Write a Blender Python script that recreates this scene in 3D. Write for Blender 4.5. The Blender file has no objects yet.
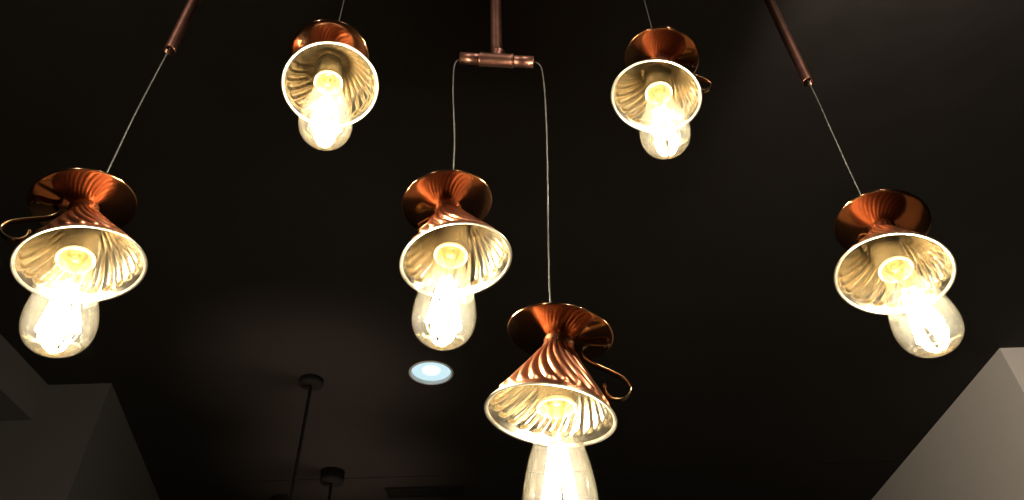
import bpy, bmesh, math, random
from mathutils import Vector, Matrix
random.seed(4)
PI = math.pi
scene = bpy.context.scene
C = scene.collection

# ------------------------------------------------------------------ camera
EYE = 1.5                                   # camera height above the floor
F_PX = 740.0
phi = math.atan(841 / F_PX)
th = PI / 2 - phi
Fv = Vector((0, math.cos(th), math.sin(th)))
Uv = Vector((0, -math.sin(th), math.cos(th)))
Rv = Vector((1, 0, 0))
roll = math.atan2(26, 841)
cr, sr = math.cos(roll), math.sin(roll)
right = Rv * cr - Uv * sr
up = Rv * sr + Uv * cr
cam_data = bpy.data.cameras.new('camera')
cam = bpy.data.objects.new('camera', cam_data)
C.objects.link(cam)
cam_data.sensor_width = 36
cam_data.lens = F_PX * 36 / 1024
cam_data.clip_start = 0.02
m = Matrix.Identity(4)
for i in range(3):
    m[i][0] = right[i]; m[i][1] = up[i]; m[i][2] = -Fv[i]
m[2][3] = EYE
cam.matrix_world = m
scene.camera = cam

# ------------------------------------------------------------------ world, exposure
w = bpy.data.worlds.new('room_dark')
scene.world = w
w.use_nodes = True
bg = w.node_tree.nodes['Background']
bg.inputs[0].default_value = (0.9, 0.9, 1.0, 1)
bg.inputs[1].default_value = 0.004
scene.view_settings.view_transform = 'Standard'
scene.view_settings.look = 'None'
scene.view_settings.exposure = 0.0
scene.view_settings.gamma = 1.0
scene.view_settings.use_curve_mapping = False
scene.cycles.use_denoising = True
scene.cycles.max_bounces = 12
scene.cycles.transparent_max_bounces = 24
scene.cycles.sample_clamp_indirect = 8.0
scene.cycles.caustics_reflective = True

FILAMENT = 400.0        # emission of the glowing filaments
DOWNLIGHT = 1.5

# ------------------------------------------------------------------ materials
def mat(name, col=(.5, .5, .5), rough=.5, metal=0.0, **kw):
    mt = bpy.data.materials.new(name); mt.use_nodes = True
    nt = mt.node_tree; b = nt.nodes['Principled BSDF']
    b.inputs['Base Color'].default_value = (*col, 1)
    b.inputs['Roughness'].default_value = rough
    b.inputs['Metallic'].default_value = metal
    n = kw.get('noise')
    if n:                                   # (scale, rough variation, colour variation, bump)
        tc = nt.nodes.new('ShaderNodeTexCoord')
        nz = nt.nodes.new('ShaderNodeTexNoise'); nz.inputs['Scale'].default_value = n[0]; nz.inputs['Detail'].default_value = 5
        nt.links.new(tc.outputs['Object'], nz.inputs['Vector'])
        mr = nt.nodes.new('ShaderNodeMapRange')
        mr.inputs[3].default_value = max(0, rough - n[1]); mr.inputs[4].default_value = rough + n[1]
        nt.links.new(nz.outputs['Fac'], mr.inputs[0]); nt.links.new(mr.outputs[0], b.inputs['Roughness'])
        mx = nt.nodes.new('ShaderNodeMixRGB')
        mx.inputs[1].default_value = (*[c * (1 - n[2]) for c in col], 1)
        mx.inputs[2].default_value = (*[min(1, c * (1 + n[2])) for c in col], 1)
        nt.links.new(nz.outputs['Fac'], mx.inputs[0]); nt.links.new(mx.outputs[0], b.inputs['Base Color'])
        if n[3] > 0:
            bp = nt.nodes.new('ShaderNodeBump'); bp.inputs['Strength'].default_value = n[3]; bp.inputs['Distance'].default_value = .002
            nt.links.new(nz.outputs['Fac'], bp.inputs['Height']); nt.links.new(bp.outputs[0], b.inputs['Normal'])
    return mt

def emit(name, col, s):
    mt = bpy.data.materials.new(name); mt.use_nodes = True
    nt = mt.node_tree; nt.nodes.remove(nt.nodes['Principled BSDF'])
    e = nt.nodes.new('ShaderNodeEmission'); e.inputs[0].default_value = (*col, 1); e.inputs[1].default_value = s
    nt.links.new(e.outputs[0], nt.nodes['Material Output'].inputs[0])
    return mt

def thin_glass(name, tint, haze, hazecol):
    """clear thin glass: see-through, mirror at grazing angles, plus scattering added to imitate a hazy glow"""
    mt = bpy.data.materials.new(name); mt.use_nodes = True
    nt = mt.node_tree; nt.nodes.remove(nt.nodes['Principled BSDF'])
    tr = nt.nodes.new('ShaderNodeBsdfTransparent'); tr.inputs[0].default_value = (*tint, 1)
    gl = nt.nodes.new('ShaderNodeBsdfGlossy'); gl.inputs['Roughness'].default_value = .04
    tl = nt.nodes.new('ShaderNodeBsdfTranslucent'); tl.inputs[0].default_value = (*hazecol, 1)
    lw = nt.nodes.new('ShaderNodeLayerWeight'); lw.inputs[0].default_value = .28
    m0 = nt.nodes.new('ShaderNodeMixShader'); m0.inputs[0].default_value = haze
    m1 = nt.nodes.new('ShaderNodeMixShader')
    mu = nt.nodes.new('ShaderNodeMath'); mu.operation = 'MULTIPLY'; mu.inputs[1].default_value = .55
    L = nt.links
    L.new(tr.outputs[0], m0.inputs[1]); L.new(tl.outputs[0], m0.inputs[2])
    L.new(lw.outputs['Fresnel'], mu.inputs[0]); L.new(mu.outputs[0], m1.inputs[0])
    L.new(m0.outputs[0], m1.inputs[1]); L.new(gl.outputs[0], m1.inputs[2])
    L.new(m1.outputs[0], nt.nodes['Material Output'].inputs[0])
    return mt

COPPER = mat('polished_copper', (.96, .46, .24), .14, 1, noise=(14, .04, .12, 0))
CUPMAT = mat('copper_cup_body', (.64, .265, .14), .30, 1, noise=(14, .05, .12, 0))
PIPE = mat('aged_copper_pipe', (.21, .105, .08), .42, 1, noise=(60, .1, .25, .15))
SILVER = mat('tinned_lining', (.86, .77, .60), .18, 1, noise=(30, .06, .10, 0))
RIM = mat('silvered_rim', (.84, .78, .66), .34, 1)
HANDLE = mat('brassy_copper_handle', (.52, .36, .18), .22, 1)
CHROME = mat('socket_metal', (.62, .56, .44), .22, 1)
IVORY = mat('ivory_socket_ring', (.86, .76, .55), .35, 0)
BRASS = mat('brass_contact', (.9, .70, .36), .3, 1)
CORD = mat('grey_cord', (.06, .064, .058), .5, 0)
GLASS = thin_glass('bulb_glass', (.98, .97, .92), .003, (1, .86, .55))
vs_ = GLASS.node_tree.nodes.new('ShaderNodeVolumeScatter'); vs_.inputs['Density'].default_value = .5; vs_.inputs['Color'].default_value = (1, .95, .85, 1)  # scatter volume added inside the bulb to imitate lens glare
GLASS.node_tree.links.new(vs_.outputs[0], GLASS.node_tree.nodes['Material Output'].inputs['Volume'])
STEM = thin_glass('stem_glass', (.97, .93, .8), .08, (1, .8, .45))  # stronger scattering so the stem imitates glare near the filaments
FIL = emit('filament_glow', (1, .86, .63), FILAMENT)
CEIL = mat('black_ceiling_paint', (.024, .021, .0185), .85, 0, noise=(9, .05, .3, .4))
WHITE = mat('pale_wall_paint', (.74, .70, .66), .85, 0, noise=(40, .05, .03, .1))
GREY = mat('grey_left_wall', (.155, .15, .15), .85, 0, noise=(40, .05, .03, .1))  # left walls, darker base colour than the right wall
DARK = mat('dark_wall_paint', (.02, .019, .018), .85)
BLACKM = mat('black_metal', (.003, .003, .003), .9)
FLOOR = mat('dark_floor', (.05, .042, .035), .5, 0, noise=(3, .1, .2, 0))
WOOD = mat('counter_wood', (.34, .20, .11), .4, 0, noise=(5, .1, .25, .1))
DISC = emit('cool_downlight_glow', (.55, .76, .82), 1.15)
CORE = emit('cool_downlight_core', (.78, .95, 1.0), 1.3)
REFL = mat('downlight_reflector', (.8, .84, .86), .3, 0)

# ------------------------------------------------------------------ mesh helpers
def obj(name, bm, m, parent=None, smooth=True):
    me = bpy.data.meshes.new(name)
    bm.normal_update(); bm.to_mesh(me); bm.free()
    if m: me.materials.append(m)
    if smooth:
        for p in me.polygons: p.use_smooth = True
    o = bpy.data.objects.new(name, me); C.objects.link(o)
    if parent: o.parent = parent
    return o

def thing(name, label, cat, loc, group=None):
    o = bpy.data.objects.new(name, None); C.objects.link(o)
    o.empty_display_size = .02
    o.location = loc; o['label'] = label; o['category'] = cat
    if group: o['group'] = group
    return o

def tag(o, label, cat, group=None):
    o['label'] = label; o['category'] = cat
    if group: o['group'] = group
    return o

def structure(o): o['kind'] = 'structure'; return o

def grid_surface(bm, rows, closed=True):
    """rows: list of rings of points"""
    vs = [[bm.verts.new(p) for p in r] for r in rows]
    n = len(rows[0])
    for a, b in zip(vs, vs[1:]):
        for i in range(n if closed else n - 1):
            j = (i + 1) % n
            bm.faces.new((a[i], a[j], b[j], b[i]))
    return vs

def ring(r, z, n):
    return [(r * math.cos(2 * PI * i / n), r * math.sin(2 * PI * i / n), z) for i in range(n)]

def lathe(prof, n=64, bm=None, cap0=False, cap1=False):
    bm = bm or bmesh.new()
    vs = grid_surface(bm, [ring(max(r, 1e-5), z, n) for r, z in prof])
    if cap0: bm.faces.new(list(reversed(vs[0])))
    if cap1: bm.faces.new(vs[-1])
    bmesh.ops.recalc_face_normals(bm, faces=bm.faces)
    return bm

def smooth_path(pts, k=8):
    P = [Vector(p) for p in pts]; out = []
    for i in range(len(P) - 1):
        p0 = P[i - 1] if i else P[0] * 2 - P[1]
        p1, p2 = P[i], P[i + 1]
        p3 = P[i + 2] if i + 2 < len(P) else P[-1] * 2 - P[-2]
        for s in range(k):
            t = s / k
            out.append(.5 * ((2 * p1) + (p2 - p0) * t + (2 * p0 - 5 * p1 + 4 * p2 - p3) * t * t + (3 * p1 - p0 - 3 * p2 + p3) * t ** 3))
    out.append(P[-1]); return out

def sweep(path, section, side=None, bm=None):
    """sweep a closed 2D section [(u, v)] along path; side = fixed side direction"""
    bm = bm or bmesh.new(); rows = []; prev = None
    for i, p in enumerate(path):
        a = path[max(i - 1, 0)]; b = path[min(i + 1, len(path) - 1)]
        t = (b - a).normalized()
        if side is None:
            if prev is None:
                prev = t.orthogonal().normalized()
            s = (prev - t * prev.dot(t)).normalized(); prev = s
        else:
            s = (side - t * side.dot(t)).normalized()
        n = t.cross(s)
        rows.append([p + s * u + n * v for u, v in section(i / (len(path) - 1))])
    vs = grid_surface(bm, rows)
    bm.faces.new(list(reversed(vs[0]))); bm.faces.new(vs[-1])
    bmesh.ops.recalc_face_normals(bm, faces=bm.faces)
    return bm

def circle_section(r, n=10):
    return lambda t: [(r * math.cos(2 * PI * i / n), r * math.sin(2 * PI * i / n)) for i in range(n)]

def tube(pts, r, n=10, k=8, bm=None):
    return sweep(smooth_path(pts, k), circle_section(r, n), None, bm)

def box(bm, x0, x1, y0, y1, z0, z1):
    v = [bm.verts.new(p) for p in ((x0, y0, z0), (x1, y0, z0), (x1, y1, z0), (x0, y1, z0), (x0, y0, z1), (x1, y0, z1), (x1, y1, z1), (x0, y1, z1))]
    for f in ((3, 2, 1, 0), (4, 5, 6, 7), (0, 1, 5, 4), (1, 2, 6, 5), (2, 3, 7, 6), (3, 0, 4, 7)):
        bm.faces.new([v[i] for i in f])
    return bm

def block(name, x0, x1, y0, y1, z0, z1, m):
    return structure(obj(name, box(bmesh.new(), x0, x1, y0, y1, z0, z1), m, smooth=False))

# ------------------------------------------------------------------ room (floor z = 0, ceiling 2.95)
H = EYE + 1.45
block('floor', -4, 4, -3, 6, -.1, 0, FLOOR)
# the ceiling in two panels with a fine joint between, and a round cut-out for the recessed light
DLX, DLY, DLR = -.308, 2.311, .076
def ceiling():
    bm = bmesh.new(); n = 48
    y0, y1 = -3, 3.17
    hole = [bm.verts.new((DLX + DLR * math.cos(2 * PI * i / n), DLY + DLR * math.sin(2 * PI * i / n), H)) for i in range(n)]
    # square ring around the hole
    sq = []
    for i in range(n):
        a = 2 * PI * i / n; c, s = math.cos(a), math.sin(a); k = .4 / max(abs(c), abs(s))
        sq.append(bm.verts.new((DLX + c * k, DLY + s * k, H)))
    for i in range(n):
        j = (i + 1) % n
        bm.faces.new((hole[i], hole[j], sq[j], sq[i]))
    def quad(xa, xb, ya, yb):
        bm.faces.new([bm.verts.new(p) for p in ((xa, ya, H), (xb, ya, H), (xb, yb, H), (xa, yb, H))])
    xa, xb, ya, yb = DLX - .4, DLX + .4, DLY - .4, DLY + .4
    quad(-4, xa, y0, y1); quad(xb, 4, y0, y1); quad(xa, xb, y0, ya); quad(xa, xb, yb, y1)
    quad(-4, 4, 3.176, 6)
    # joint groove
    bm.faces.new([bm.verts.new(p) for p in ((-4, 3.17, H), (4, 3.17, H), (4, 3.17, H + .006), (-4, 3.17, H + .006))])
    bm.faces.new([bm.verts.new(p) for p in ((-4, 3.176, H), (4, 3.176, H), (4, 3.176, H + .006), (-4, 3.176, H + .006))])
    box(bm, -4, 4, 3.16, 3.19, H + .006, H + .05)
    box(bm, -4, 4, -3, 6, H + .2, H + .3)
    return structure(obj('ceiling', bm, CEIL, smooth=False))
ceiling()

block('wall_back', -4, 4, 6, 6.1, 0, H + .2, DARK)
block('wall_front', -4, 4, -3.1, -3, 0, H + .2, DARK)
block('wall_left', -4.1, -4, -3, 6, 0, H + .2, DARK)
block('wall_far_right', 4, 4.1, -3, 6, 0, H + .2, DARK)
block('wall_right', 1.738, 3.999, 2.262, 5.999, 0, H - .0005, WHITE)
bm = bmesh.new()                          # its side runs back at a slant
ft = [(-3.999, 2.312), (-1.472, 2.312), (-2.235, 5.999), (-3.999, 5.999)]
lo_ = [bm.verts.new((x, y, 0)) for x, y in ft]; hi_ = [bm.verts.new((x, y, H - .0005)) for x, y in ft]
for i in range(4): bm.faces.new((lo_[i], lo_[(i + 1) % 4], hi_[(i + 1) % 4], hi_[i]))
bm.faces.new(lo_[::-1]); bm.faces.new(hi_)
structure(obj('wall_back_left', bm, GREY, smooth=False))
# boxed-in soffit along the left, in two boards with a fine joint
block('trim_1', -1.88, -1.702, 1.985, 2.311, H - .142, H - .0005, GREY)
block('trim_2', -1.88, -1.702, -.5, 1.980, H - .142, H - .0005, GREY)

# ------------------------------------------------------------------ recessed ceiling light
dl = thing('recessed_ceiling_light', 'round recessed ceiling light glowing cool white in the black ceiling', 'ceiling light', (DLX, DLY, H))
obj('trim_ring', lathe([(.0745, .002), (.0735, -.002), (.0775, -.003), (.081, -.0015), (.081, .0)], 64), REFL, dl)
obj('reflector', lathe([(.0745, .001), (.073, .006), (.071, .010)], 64), REFL, dl)
lp = obj('light_panel', lathe([(.0712, .010), (.05, .012), (.03, .012), (.0, .012)], 64), DISC, dl)
obj('bright_core', lathe([(.034, .012), (.032, .008), (.012, .005), (0, .005)], 48), CORE, lp)
# the disc's glow leaves through the reflector
obj('housing', lathe([(.0755, .0005), (.0755, .08), (0, .08)], 48), BLACKM, dl)

# unseen fill spots added near the viewer to brighten the copper and right wall
def fill_spot(x, y, target, watt, angle, label, size=.045):
    t = thing('fill_spotlight', label, 'ceiling light', (x, y, H))
    obj('trim_ring', lathe([(.040, -.0006), (.041, -.004), (.048, -.004), (.050, -.0006)], 48), REFL, t)
    ld = bpy.data.lights.new('fill_spot_lamp', 'SPOT'); ld.energy = watt; ld.spot_size = math.radians(angle); ld.spot_blend = .6
    ld.color = (1, .84, .68); ld.shadow_soft_size = size
    lo = bpy.data.objects.new('fill_spot_lamp', ld); C.objects.link(lo)
    lo.location = (x, y, H - .035)
    lo.rotation_euler = (Vector(target) - Vector((x, y, H - .035))).to_track_quat('-Z', 'Y').to_euler()
    return t
fill_spot(-.55, -.35, (-.15, .6, EYE + .6), 34, 62, 'added fill spot on the ceiling behind the viewer, left of the middle')
fill_spot(.45, -.35, (.1, .6, EYE + .6), 34, 62, 'added fill spot on the ceiling behind the viewer, right of the middle')
fill_spot(.7, .35, (1.74, 3.4, EYE + 1.1), 82, 75, 'added fill spot on the ceiling brightening the right wall')

# ------------------------------------------------------------------ unseen worktop and body added below the lamps to bounce light into the copper
ct = thing('bounce_counter', 'unseen wooden worktop added below the copper lamps to bounce their light', 'bounce_counter', (0, .85, 0))
obj('worktop', box(bmesh.new(), -1.0, 1.0, -.3, .45, .90, .94), WOOD, ct, False)
obj('body', box(bmesh.new(), -.95, .95, -.22, .40, 0, .90), DARK, ct, False)

# ------------------------------------------------------------------ far ceiling pendants, spotlight, air slot
def far_pendant(x, y, label, rc, hc, length, r):
    t = thing('pendant_lamp', label, 'pendant lamp', (x, y, H), 'dark rod pendants on the ceiling')
    obj('canopy', lathe([(0, 0), (rc, -.0005), (rc, -hc * .8), (rc * .93, -hc), (rc * .3, -hc * 1.05), (0, -hc * 1.06)], 40), BLACKM, t)
    bm = bmesh.new()
    # twisted rod
    n = 8; rows = []
    for i in range(60):
        z = -hc - length * i / 59
        rows.append([((r * (1 + .18 * (j % 2))) * math.cos(2 * PI * j / n + i * .5), (r * (1 + .18 * (j % 2))) * math.sin(2 * PI * j / n + i * .5), z) for j in range(n)])
    grid_surface(bm, rows); bmesh.ops.recalc_face_normals(bm, faces=bm.faces)
    obj('rod', bm, BLACKM, t)
    zz = -hc - length
    obj('lamp_shade', lathe([(r, zz + .02), (.03, zz + .01), (.05, zz - .03), (.12, zz - .12), (.118, zz - .12), (.048, zz - .03), (.02, zz)], 40), BLACKM, t)
    # unseen fill light and ring added above the shade to brighten the ceiling
    obj('fill_ring', lathe([(.022, zz + .022), (.030, zz + .022), (.030, zz + .012), (.022, zz + .016)], 32), BRASS, t)
    ld = bpy.data.lights.new('ceiling_fill', 'SPOT'); ld.energy = 9; ld.spot_size = math.radians(75); ld.spot_blend = 1; ld.color = (1, .72, .55); ld.shadow_soft_size = .02
    lo = bpy.data.objects.new('ceiling_fill', ld); C.objects.link(lo); lo.parent = t
    lo.location = (.028, 0, zz + .05); lo.rotation_euler = (PI, 0, 0)
    return t
far_pendant(-.747, 2.334, 'dark ceiling pendant with a twisted rod, the nearer one', .043, .022, .85, .0055)
far_pendant(-.825, 3.103, 'dark ceiling pendant behind the twisted rod, at the lower edge of the photo', .052, .05, .85, .006)
sp = thing('ceiling_spotlight', 'small black box spotlight on the ceiling beside the twisted rod', 'spotlight', (-1.11, 3.34, H))
obj('base', box(bmesh.new(), -.026, .026, -.02, .02, -.035, -.0005), BLACKM, sp, False)
obj('spot_head', lathe([(0, -.035), (.02, -.036), (.024, -.11), (.02, -.112), (.018, -.10), (0, -.10)], 24), BLACKM, sp)
sv = thing('ceiling_vent', 'slim dark slot vent in the ceiling between the downlight and the back', 'vent', (-.44, 3.33, H))
bm = bmesh.new()
box(bm, -.18, .18, -.05, -.042, -.012, -.0005); box(bm, -.18, .18, .042, .05, -.012, -.0005)
box(bm, -.18, -.172, -.042, .042, -.012, -.0005); box(bm, .172, .18, -.042, .042, -.012, -.0005)
obj('vent_frame', bm, BLACKM, sv, False)
obj('back_plate', box(bmesh.new(), -.172, .172, -.042, .042, -.003, -.0006), DARK, sv, False)
for k in range(3):
    obj('slat', box(bmesh.new(), -.171, .171, -.027 + k * .027 - .003, -.027 + k * .027 + .003, -.011, -.003), BLACKM, sv, False)

# ------------------------------------------------------------------ copper teacup lamps
HC = .0885      # rim plane to saucer edge
RS = .0524      # saucer radius
NF = 24         # flutes
# cup radius against distance t below the saucer edge plane
PROF = [(.0055, .0152), (.008, .0148), (.011, .0146), (.0145, .0149), (.020, .0170), (.030, .0222), (.040, .0280), (.050, .0339), (.060, .0400), (.069, .0460), (.076, .0508), (.0815, .0550), (.0855, .0580), (.0885, .0602)]
def interp(t, prof=PROF):
    if t <= prof[0][0]: return prof[0][1]
    for (a, ra), (b, rb) in zip(prof, prof[1:]):
        if t <= b: return ra + (rb - ra) * (t - a) / (b - a)
    return prof[-1][1]
def sstep(a, b, x):
    x = min(1, max(0, (x - a) / (b - a))); return x * x * (3 - 2 * x)
TWIST = .85
def cup_rows(ts, off, amp):
    n = NF * 14; rows = []
    for t in ts:
        env = sstep(.012, .026, t) * (1 - sstep(.075, .0825, t))
        u = max(0, (t - .018) / (HC - .018))
        tw = TWIST * u
        r0 = interp(t) + off
        row = []
        for i in range(n):
            a = 2 * PI * i / n
            c = max(0, .5 + .5 * math.cos(NF * a))
            d = amp * env * (c ** .5) * min(1, r0 / .04)
            ang = a + tw
            row.append(((r0 + d) * math.cos(ang), (r0 + d) * math.sin(ang), HC - t))
        rows.append(row)
    return rows

def cup_mesh():
    ts = [.0055 + (HC - .0055) * i / 46 for i in range(47)]
    bm = bmesh.new(); grid_surface(bm, cup_rows(ts, 0, .0036))
    bmesh.ops.recalc_face_normals(bm, faces=bm.faces); return bm
def lining_mesh():
    ts = [.021 + (HC - .021) * i / 46 for i in range(47)]
    bm = bmesh.new(); vs = grid_surface(bm, cup_rows(ts, -.0009, .0036))
    bm.faces.new(vs[0])
    bmesh.ops.recalc_face_normals(bm, faces=bm.faces)
    for f in bm.faces: f.normal_flip()
    return bm
def rim_mesh():
    pr = []
    for i in range(13):
        a = 2 * PI * i / 12
        pr.append((.0592 + .0019 * math.cos(a), .0004 + .0013 * math.sin(a) + .0006 * math.cos(a) * -1))
    return lathe(pr, 128)
def saucer_mesh():
    z0 = HC
    under = [(0.0, -.0074), (.0140, -.0070), (.0165, -.0062), (.021, -.0053), (.027, -.0044), (.034, -.0034), (.042, -.0018), (.049, -.0002), (.0515, .0006)]
    edge = [(.0524, .0010), (.0527, .0018), (.0522, .0024), (.0514, .0022)]
    top = [(.049, .0016), (.042, .0000), (.034, -.0016), (.027, -.0028), (.020, -.0040), (0, -.0044)]
    return lathe([(r, z + z0) for r, z in under + edge + top], 96)
def beads_mesh():
    bm = bmesh.new()
    for i in range(16):
        a = 2 * PI * i / 16
        bmesh.ops.create_icosphere(bm, subdivisions=2, radius=.0010, matrix=Matrix.Translation((.0147 * math.cos(a), .0147 * math.sin(a), HC - .0118)))
    return bm
def handle_mesh():
    # (r, t): t below the saucer edge plane; plane is local +X
    pts = [(.047, .0040), (.043, .0062), (.035, .0066), (.0275, .0080), (.0235, .0125), (.0245, .0195), (.0320, .0262), (.0430, .0305), (.0550, .0345), (.0655, .0400), (.0715, .0480), (.0700, .0560), (.0640, .0615), (.0560, .0620), (.0500, .0570), (.0478, .0500)]
    path = smooth_path([(r, 0, HC - t) for r, t in pts], 6)
    def sec(t):
        w = .0042 * (1 - .25 * abs(2 * t - 1)); h = .0008
        return [(-w, -h * .5), (-w * .6, -h), (0, -h * .6), (w * .6, -h), (w, -h * .5), (w, h * .5), (w * .6, h), (0, h * .6), (-w * .6, h), (-w, h * .5)]
    bm = sweep(path, sec, Vector((0, 1, 0)))
    # scroll knob at the lower end and upper curl
    bmesh.ops.create_uvsphere(bm, u_segments=12, v_segments=8, radius=.0021, matrix=Matrix.Translation((.0475, 0, HC - .0042)) @ Matrix.Diagonal((1, 1.5, 1, 1)))
    bmesh.ops.create_uvsphere(bm, u_segments=12, v_segments=8, radius=.0021, matrix=Matrix.Translation((.0476, 0, HC - .0490)) @ Matrix.Diagonal((1, 1.5, 1, 1)))
    return bm
def socket_mesh():
    n = 48; bm = bmesh.new()
    rows = []
    for z, r, e in ((.050, .0150, 0), (.046, .0166, 1), (.030, .0168, 1), (.012, .0170, 1), (.004, .0172, 0), (.0015, .0175, 0)):
        rows.append([((r + e * .0004 * (i % 2)) * math.cos(2 * PI * i / n), (r + e * .0004 * (i % 2)) * math.sin(2 * PI * i / n), z) for i in range(n)])
    vs = grid_surface(bm, rows); bm.faces.new(vs[0])
    bmesh.ops.recalc_face_normals(bm, faces=bm.faces); return bm
def socket_ring_mesh():
    return lathe([(.0175, .0025), (.0184, .0012), (.0184, -.0008), (.0176, -.0016), (.0163, -.0014), (.0158, .0), (.0156, .004), (.0152, .009)], 64)
def contact_mesh():
    return lathe([(.0155, .0088), (.0125, .0092), (.0120, .0075), (.0095, .0075), (.0090, .0092), (.0060, .0092), (.0054, .0070), (.0034, .0066), (.0030, .0085), (0, .0088)], 48)
BULB = [(.0142, .0060), (.0150, .0), (.0162, -.010), (.0184, -.022), (.0222, -.036), (.0260, -.050), (.0286, -.062), (.0305, -.073), (.0317, -.083), (.0320, -.091), (.0314, -.099), (.0294, -.1065), (.0258, -.1125), (.0205, -.1170), (.0140, -.1198), (.0070, -.1210), (0, -.1213)]
def bulb_mesh():
    pr = smooth_path([(r, 0, z) for r, z in BULB], 4)
    return lathe([(p.x, p.z) for p in pr], 64)
def stem_mesh():
    return lathe([(.0085, .006), (.0075, -.004), (.0050, -.012), (.0030, -.020), (.0026, -.030), (.0034, -.035), (.0030, -.038), (0, -.0395)], 24)
def support_mesh():
    bm = bmesh.new()
    for k in range(2):
        s = 1 if k else -1
        tube([(s * .004, 0, .004), (s * .0045, 0, -.015), (s * .004, 0, -.032), (s * .006, 0, -.040)], .0004, 6, 4, bm)
    n = 28
    for (R_, z) in ((.0062, -.0398), (.0162, -.1035)):
        path = [Vector((R_ * math.cos(2 * PI * i / n), R_ * math.sin(2 * PI * i / n), z)) for i in range(n + 1)]
        sweep(path, circle_section(.0004, 6), Vector((0, 0, 1)), bm)
    tube([(0, 0, -.039), (0, 0, -.075), (0, 0, -.1035)], .0004, 6, 2, bm)
    for k in range(3):
        a = 2 * PI * k / 3
        tube([(0, 0, -.1035), (.0162 * math.cos(a), .0162 * math.sin(a), -.1035)], .0004, 6, 1, bm)
    return bm
NFIL = 4
def filament_mesh(k):
    a = 2 * PI * (k + .25) / NFIL
    p0 = Vector((.0060 * math.cos(a), .0060 * math.sin(a), -.040))
    p1 = Vector((.0160 * math.cos(a), .0160 * math.sin(a), -.1020))
    return sweep([p0 + (p1 - p0) * i / 3 for i in range(4)], circle_section(.0025, 8))

proto = None
def build_proto():
    t = bpy.data.objects.new('teacup_pendant_lamp', None); C.objects.link(t); t.empty_display_size = .02
    obj('saucer', saucer_mesh(), COPPER, t)
    cp = obj('cup', cup_mesh(), CUPMAT, t); obj('beaded_collar', beads_mesh(), PIPE, cp)
    ln = obj('cup_lining', lining_mesh(), SILVER, t); ln['label'] = 'pale silvered fluted inside of the cup'
    obj('cup_rim', rim_mesh(), RIM, ln)
    obj('handle', handle_mesh(), HANDLE, t)
    so = obj('bulb_socket', socket_mesh(), CHROME, t)
    obj('socket_ring', socket_ring_mesh(), IVORY, so); obj('contact_disc', contact_mesh(), BRASS, so)
    bu = obj('glass_bulb', bulb_mesh(), GLASS, t); bu['label'] = 'clear glowing filament bulb'
    obj('glass_stem', stem_mesh(), STEM, bu); obj('filament_support', support_mesh(), BRASS, bu)
    for k in range(NFIL): obj('filament', filament_mesh(k), FIL, bu)
    return t
def copy_tree(o, parent=None):
    c = o.copy(); C.objects.link(c)
    if parent: c.parent = parent
    for ch in list(o.children): copy_tree(ch, c)
    return c
def kids(o, name):
    return [c for c in o.children if c.name.split('.')[0] == name][0]

SOCK = .0100
SHIFT = (-.006, -.003, -.005, .005, .003, .004)
# rim centre (camera-relative), cup axis tilt, extra bulb tilt, handle bearing, cord path (world x,y above), label
LAMPS = [
    ((-.4421, .5719, .4996), (-.3044, -.0584), (.0976, .1714), 212, [], 'copper teacup lamp hanging at the far left of the photo, its curled handle pointing left'),
    ((-.2267, .5714, .7931), (-.1818, .1532), (.0845, -.0755), 75, [], 'copper teacup lamp at the upper left, seen from nearly below with a bright round rim'),
    ((-.0603, .6062, .5187), (-.1464, .0069), (.218, .117), 140, 'T', 'copper teacup lamp on the short cord below the left end of the copper tee'),
    ((.0300, .6093, .3316), (.1672, -.0298), (-.18, .0413), 2, 'T', 'lowest copper teacup lamp, its brassy handle curling out at the right'),
    ((.2012, .6205, .8126), (.2392, -.0059), (-.1854, .0696), 0, [], 'copper teacup lamp at the upper right, a small loop of handle showing on its right'),
    ((.4210, .6419, .5100), (.2497, .1371), (-.1845, .0764), 100, [], 'copper teacup lamp hanging at the far right of the photo under a copper pipe'),
]
PIPE_END = .88
TEE_Z = .892
PIPE_X = {0: .008, 5: -.004}
lamps = []
src = build_proto()
for i, (c, tl, bt, hb, cordk, label) in enumerate(LAMPS):
    t = src if i == 0 else copy_tree(src)
    lamps.append(t)
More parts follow.
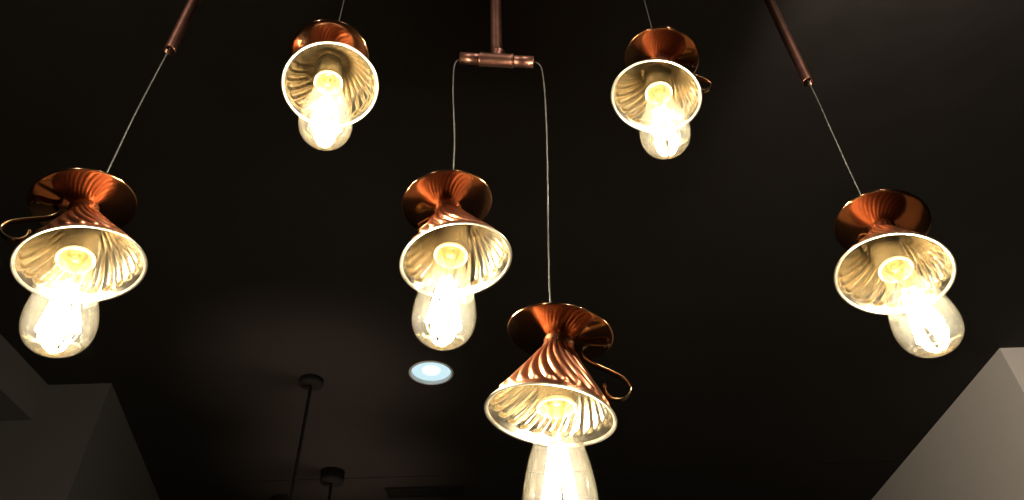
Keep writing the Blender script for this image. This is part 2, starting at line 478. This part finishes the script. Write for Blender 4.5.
for i, (c, tl, bt, hb, cordk, label) in enumerate(LAMPS):
    t = lamps[i]
    ax = Vector((tl[0], tl[1], 1)).normalized()
    q = Vector((0, 0, 1)).rotation_difference(ax)
    t.location = Vector(c) + Vector((0, 0, EYE))
    t.rotation_mode = 'QUATERNION'; t.rotation_quaternion = q
    t['label'] = label; t['category'] = 'pendant lamp'; t['group'] = 'copper teacup lamps with glowing bulbs'
    bx = (ax + Vector((bt[0] + SHIFT[i] / .12, bt[1], 0))).normalized()
    bq = Vector((0, 0, 1)).rotation_difference(q.inverted() @ bx)
    for nm in ('glass_bulb', 'bulb_socket'):
        o = kids(t, nm); o.location = (SHIFT[i], 0, SOCK); o.rotation_mode = 'QUATERNION'; o.rotation_quaternion = bq
    kids(t, 'handle').rotation_euler = (0, 0, math.radians(hb))
    kids(t, 'cup').rotation_euler = (0, 0, i * .37); kids(t, 'cup_lining').rotation_euler = (0, 0, i * .37)
    # cord: leaves the saucer's top centre and runs plumb upwards
    sc = Vector(c) + ax * (HC - .005)
    x, y, z = sc
    if i == 2:
        pts = [sc, (x + .004, y, z + .03), (x + .0045, y, z + .12), (x, y, z + .21), (x - .001, y, TEE_Z - .03), (-.072, y, TEE_Z - .006), (-.066, y, TEE_Z + .003), (-.05, y, TEE_Z + .003)]
    elif i == 3:
        pts = [sc, (x - .006, y, z + .035), (x - .004, y, z + .12), (x + .002, y, z + .25), (x + .006, y, z + .36), (x + .006, y, TEE_Z - .035), (x + .001, y, TEE_Z - .012), (.032, y, TEE_Z - .004), (.022, y, TEE_Z - .003)]
    elif i in (0, 5):
        s = 1 if i == 0 else -1; px = PIPE_X[i]
        pts = [sc, (x + s * .006, y, z + .04), (x + s * .005, y, z + .16), (x + px * .8, y, z + .25), (x + px, y, PIPE_END + .03), (x + px, y, PIPE_END + .2)]
    else:
        pts = [sc, (x, y, z + .1), (x, y, 1.25), (x, y, 1.4495)]
    qi = q.inverted()
    cd = obj('cord', tube([qi @ (Vector(p) - Vector(c)) for p in pts], .0009, 8, 8), CORD, t)

# ------------------------------------------------------------------ copper pipes and tee
def pipe_mesh(r, z0, z1):
    bm = lathe([(r - .0015, z0 + .05), (r - .0015, z0), (r, z0 - .0004), (r + .0001, z0 + .002), (r, z0 + .004), (r, z1)], 32)
    return bm
def pipe(name, x, y, z0, label):
    t = thing(name, label, 'pipe', (x, y, EYE + z0), 'copper pipes dropping from the ceiling')
    L_ = 1.45 - z0
    obj('pipe', pipe_mesh(.0078, 0, L_ - .0005), PIPE, t)
    obj('ceiling_flange', lathe([(.0078, L_ - .02), (.011, L_ - .018), (.013, L_ - .006), (.03, L_ - .004), (.031, L_ - .0005)], 32), PIPE, t)
    return t
for i, lab in ((0, 'copper pipe at the upper left with a thin cord running out of its end'), (5, 'copper pipe at the upper right with a thin cord running out of its end')):
    c, tl = Vector(LAMPS[i][0]), LAMPS[i][1]
    sc = c + Vector((tl[0], tl[1], 1)).normalized() * (HC - .008)
    pipe('copper_pipe', sc.x + PIPE_X[i], sc.y, PIPE_END, lab)
te = thing('copper_tee_pipe', 'copper pipe ending in a crosswise tee, both lamp cords looped through its ends', 'pipe', (-.0135, .607, EYE + TEE_Z))
te.rotation_euler = (0, math.radians(8.5), 0)
def hpipe(r, x0, x1):
    bm = lathe([(r - .0016, x0 + .02), (r - .0016, x0), (r, x0), (r, x1), (r - .0016, x1), (r - .0016, x1 - .02)], 32)
    bmesh.ops.rotate(bm, verts=bm.verts, cent=(0, 0, 0), matrix=Matrix.Rotation(PI / 2, 3, 'Y'))
    return bm
obj('pipe_stub', hpipe(.0083, -.052, -.018), PIPE, te)
obj('pipe_stub', hpipe(.0083, .018, .052), PIPE, te)
bm = bmesh.new()
pr = [(.0085, -.0245), (.0100, -.0240), (.0104, -.0225), (.0100, -.021), (.0096, -.019), (.0096, .019), (.0100, .021), (.0104, .0225), (.0100, .0240), (.0085, .0245)]
lathe(pr, 32, bm); bmesh.ops.rotate(bm, verts=bm.verts, cent=(0, 0, 0), matrix=Matrix.Rotation(PI / 2, 3, 'Y'))
lathe([(.0088, 0), (.0094, .014), (.0098, .016), (.0098, .018), (.0084, .0185)], 32, bm)
obj('tee_fitting', bm, PIPE, te)
up_ = obj('pipe', lathe([(.0083, .0), (.0083, .5570)], 32), PIPE, te)
up_.rotation_euler = (0, -math.radians(8.5), 0)
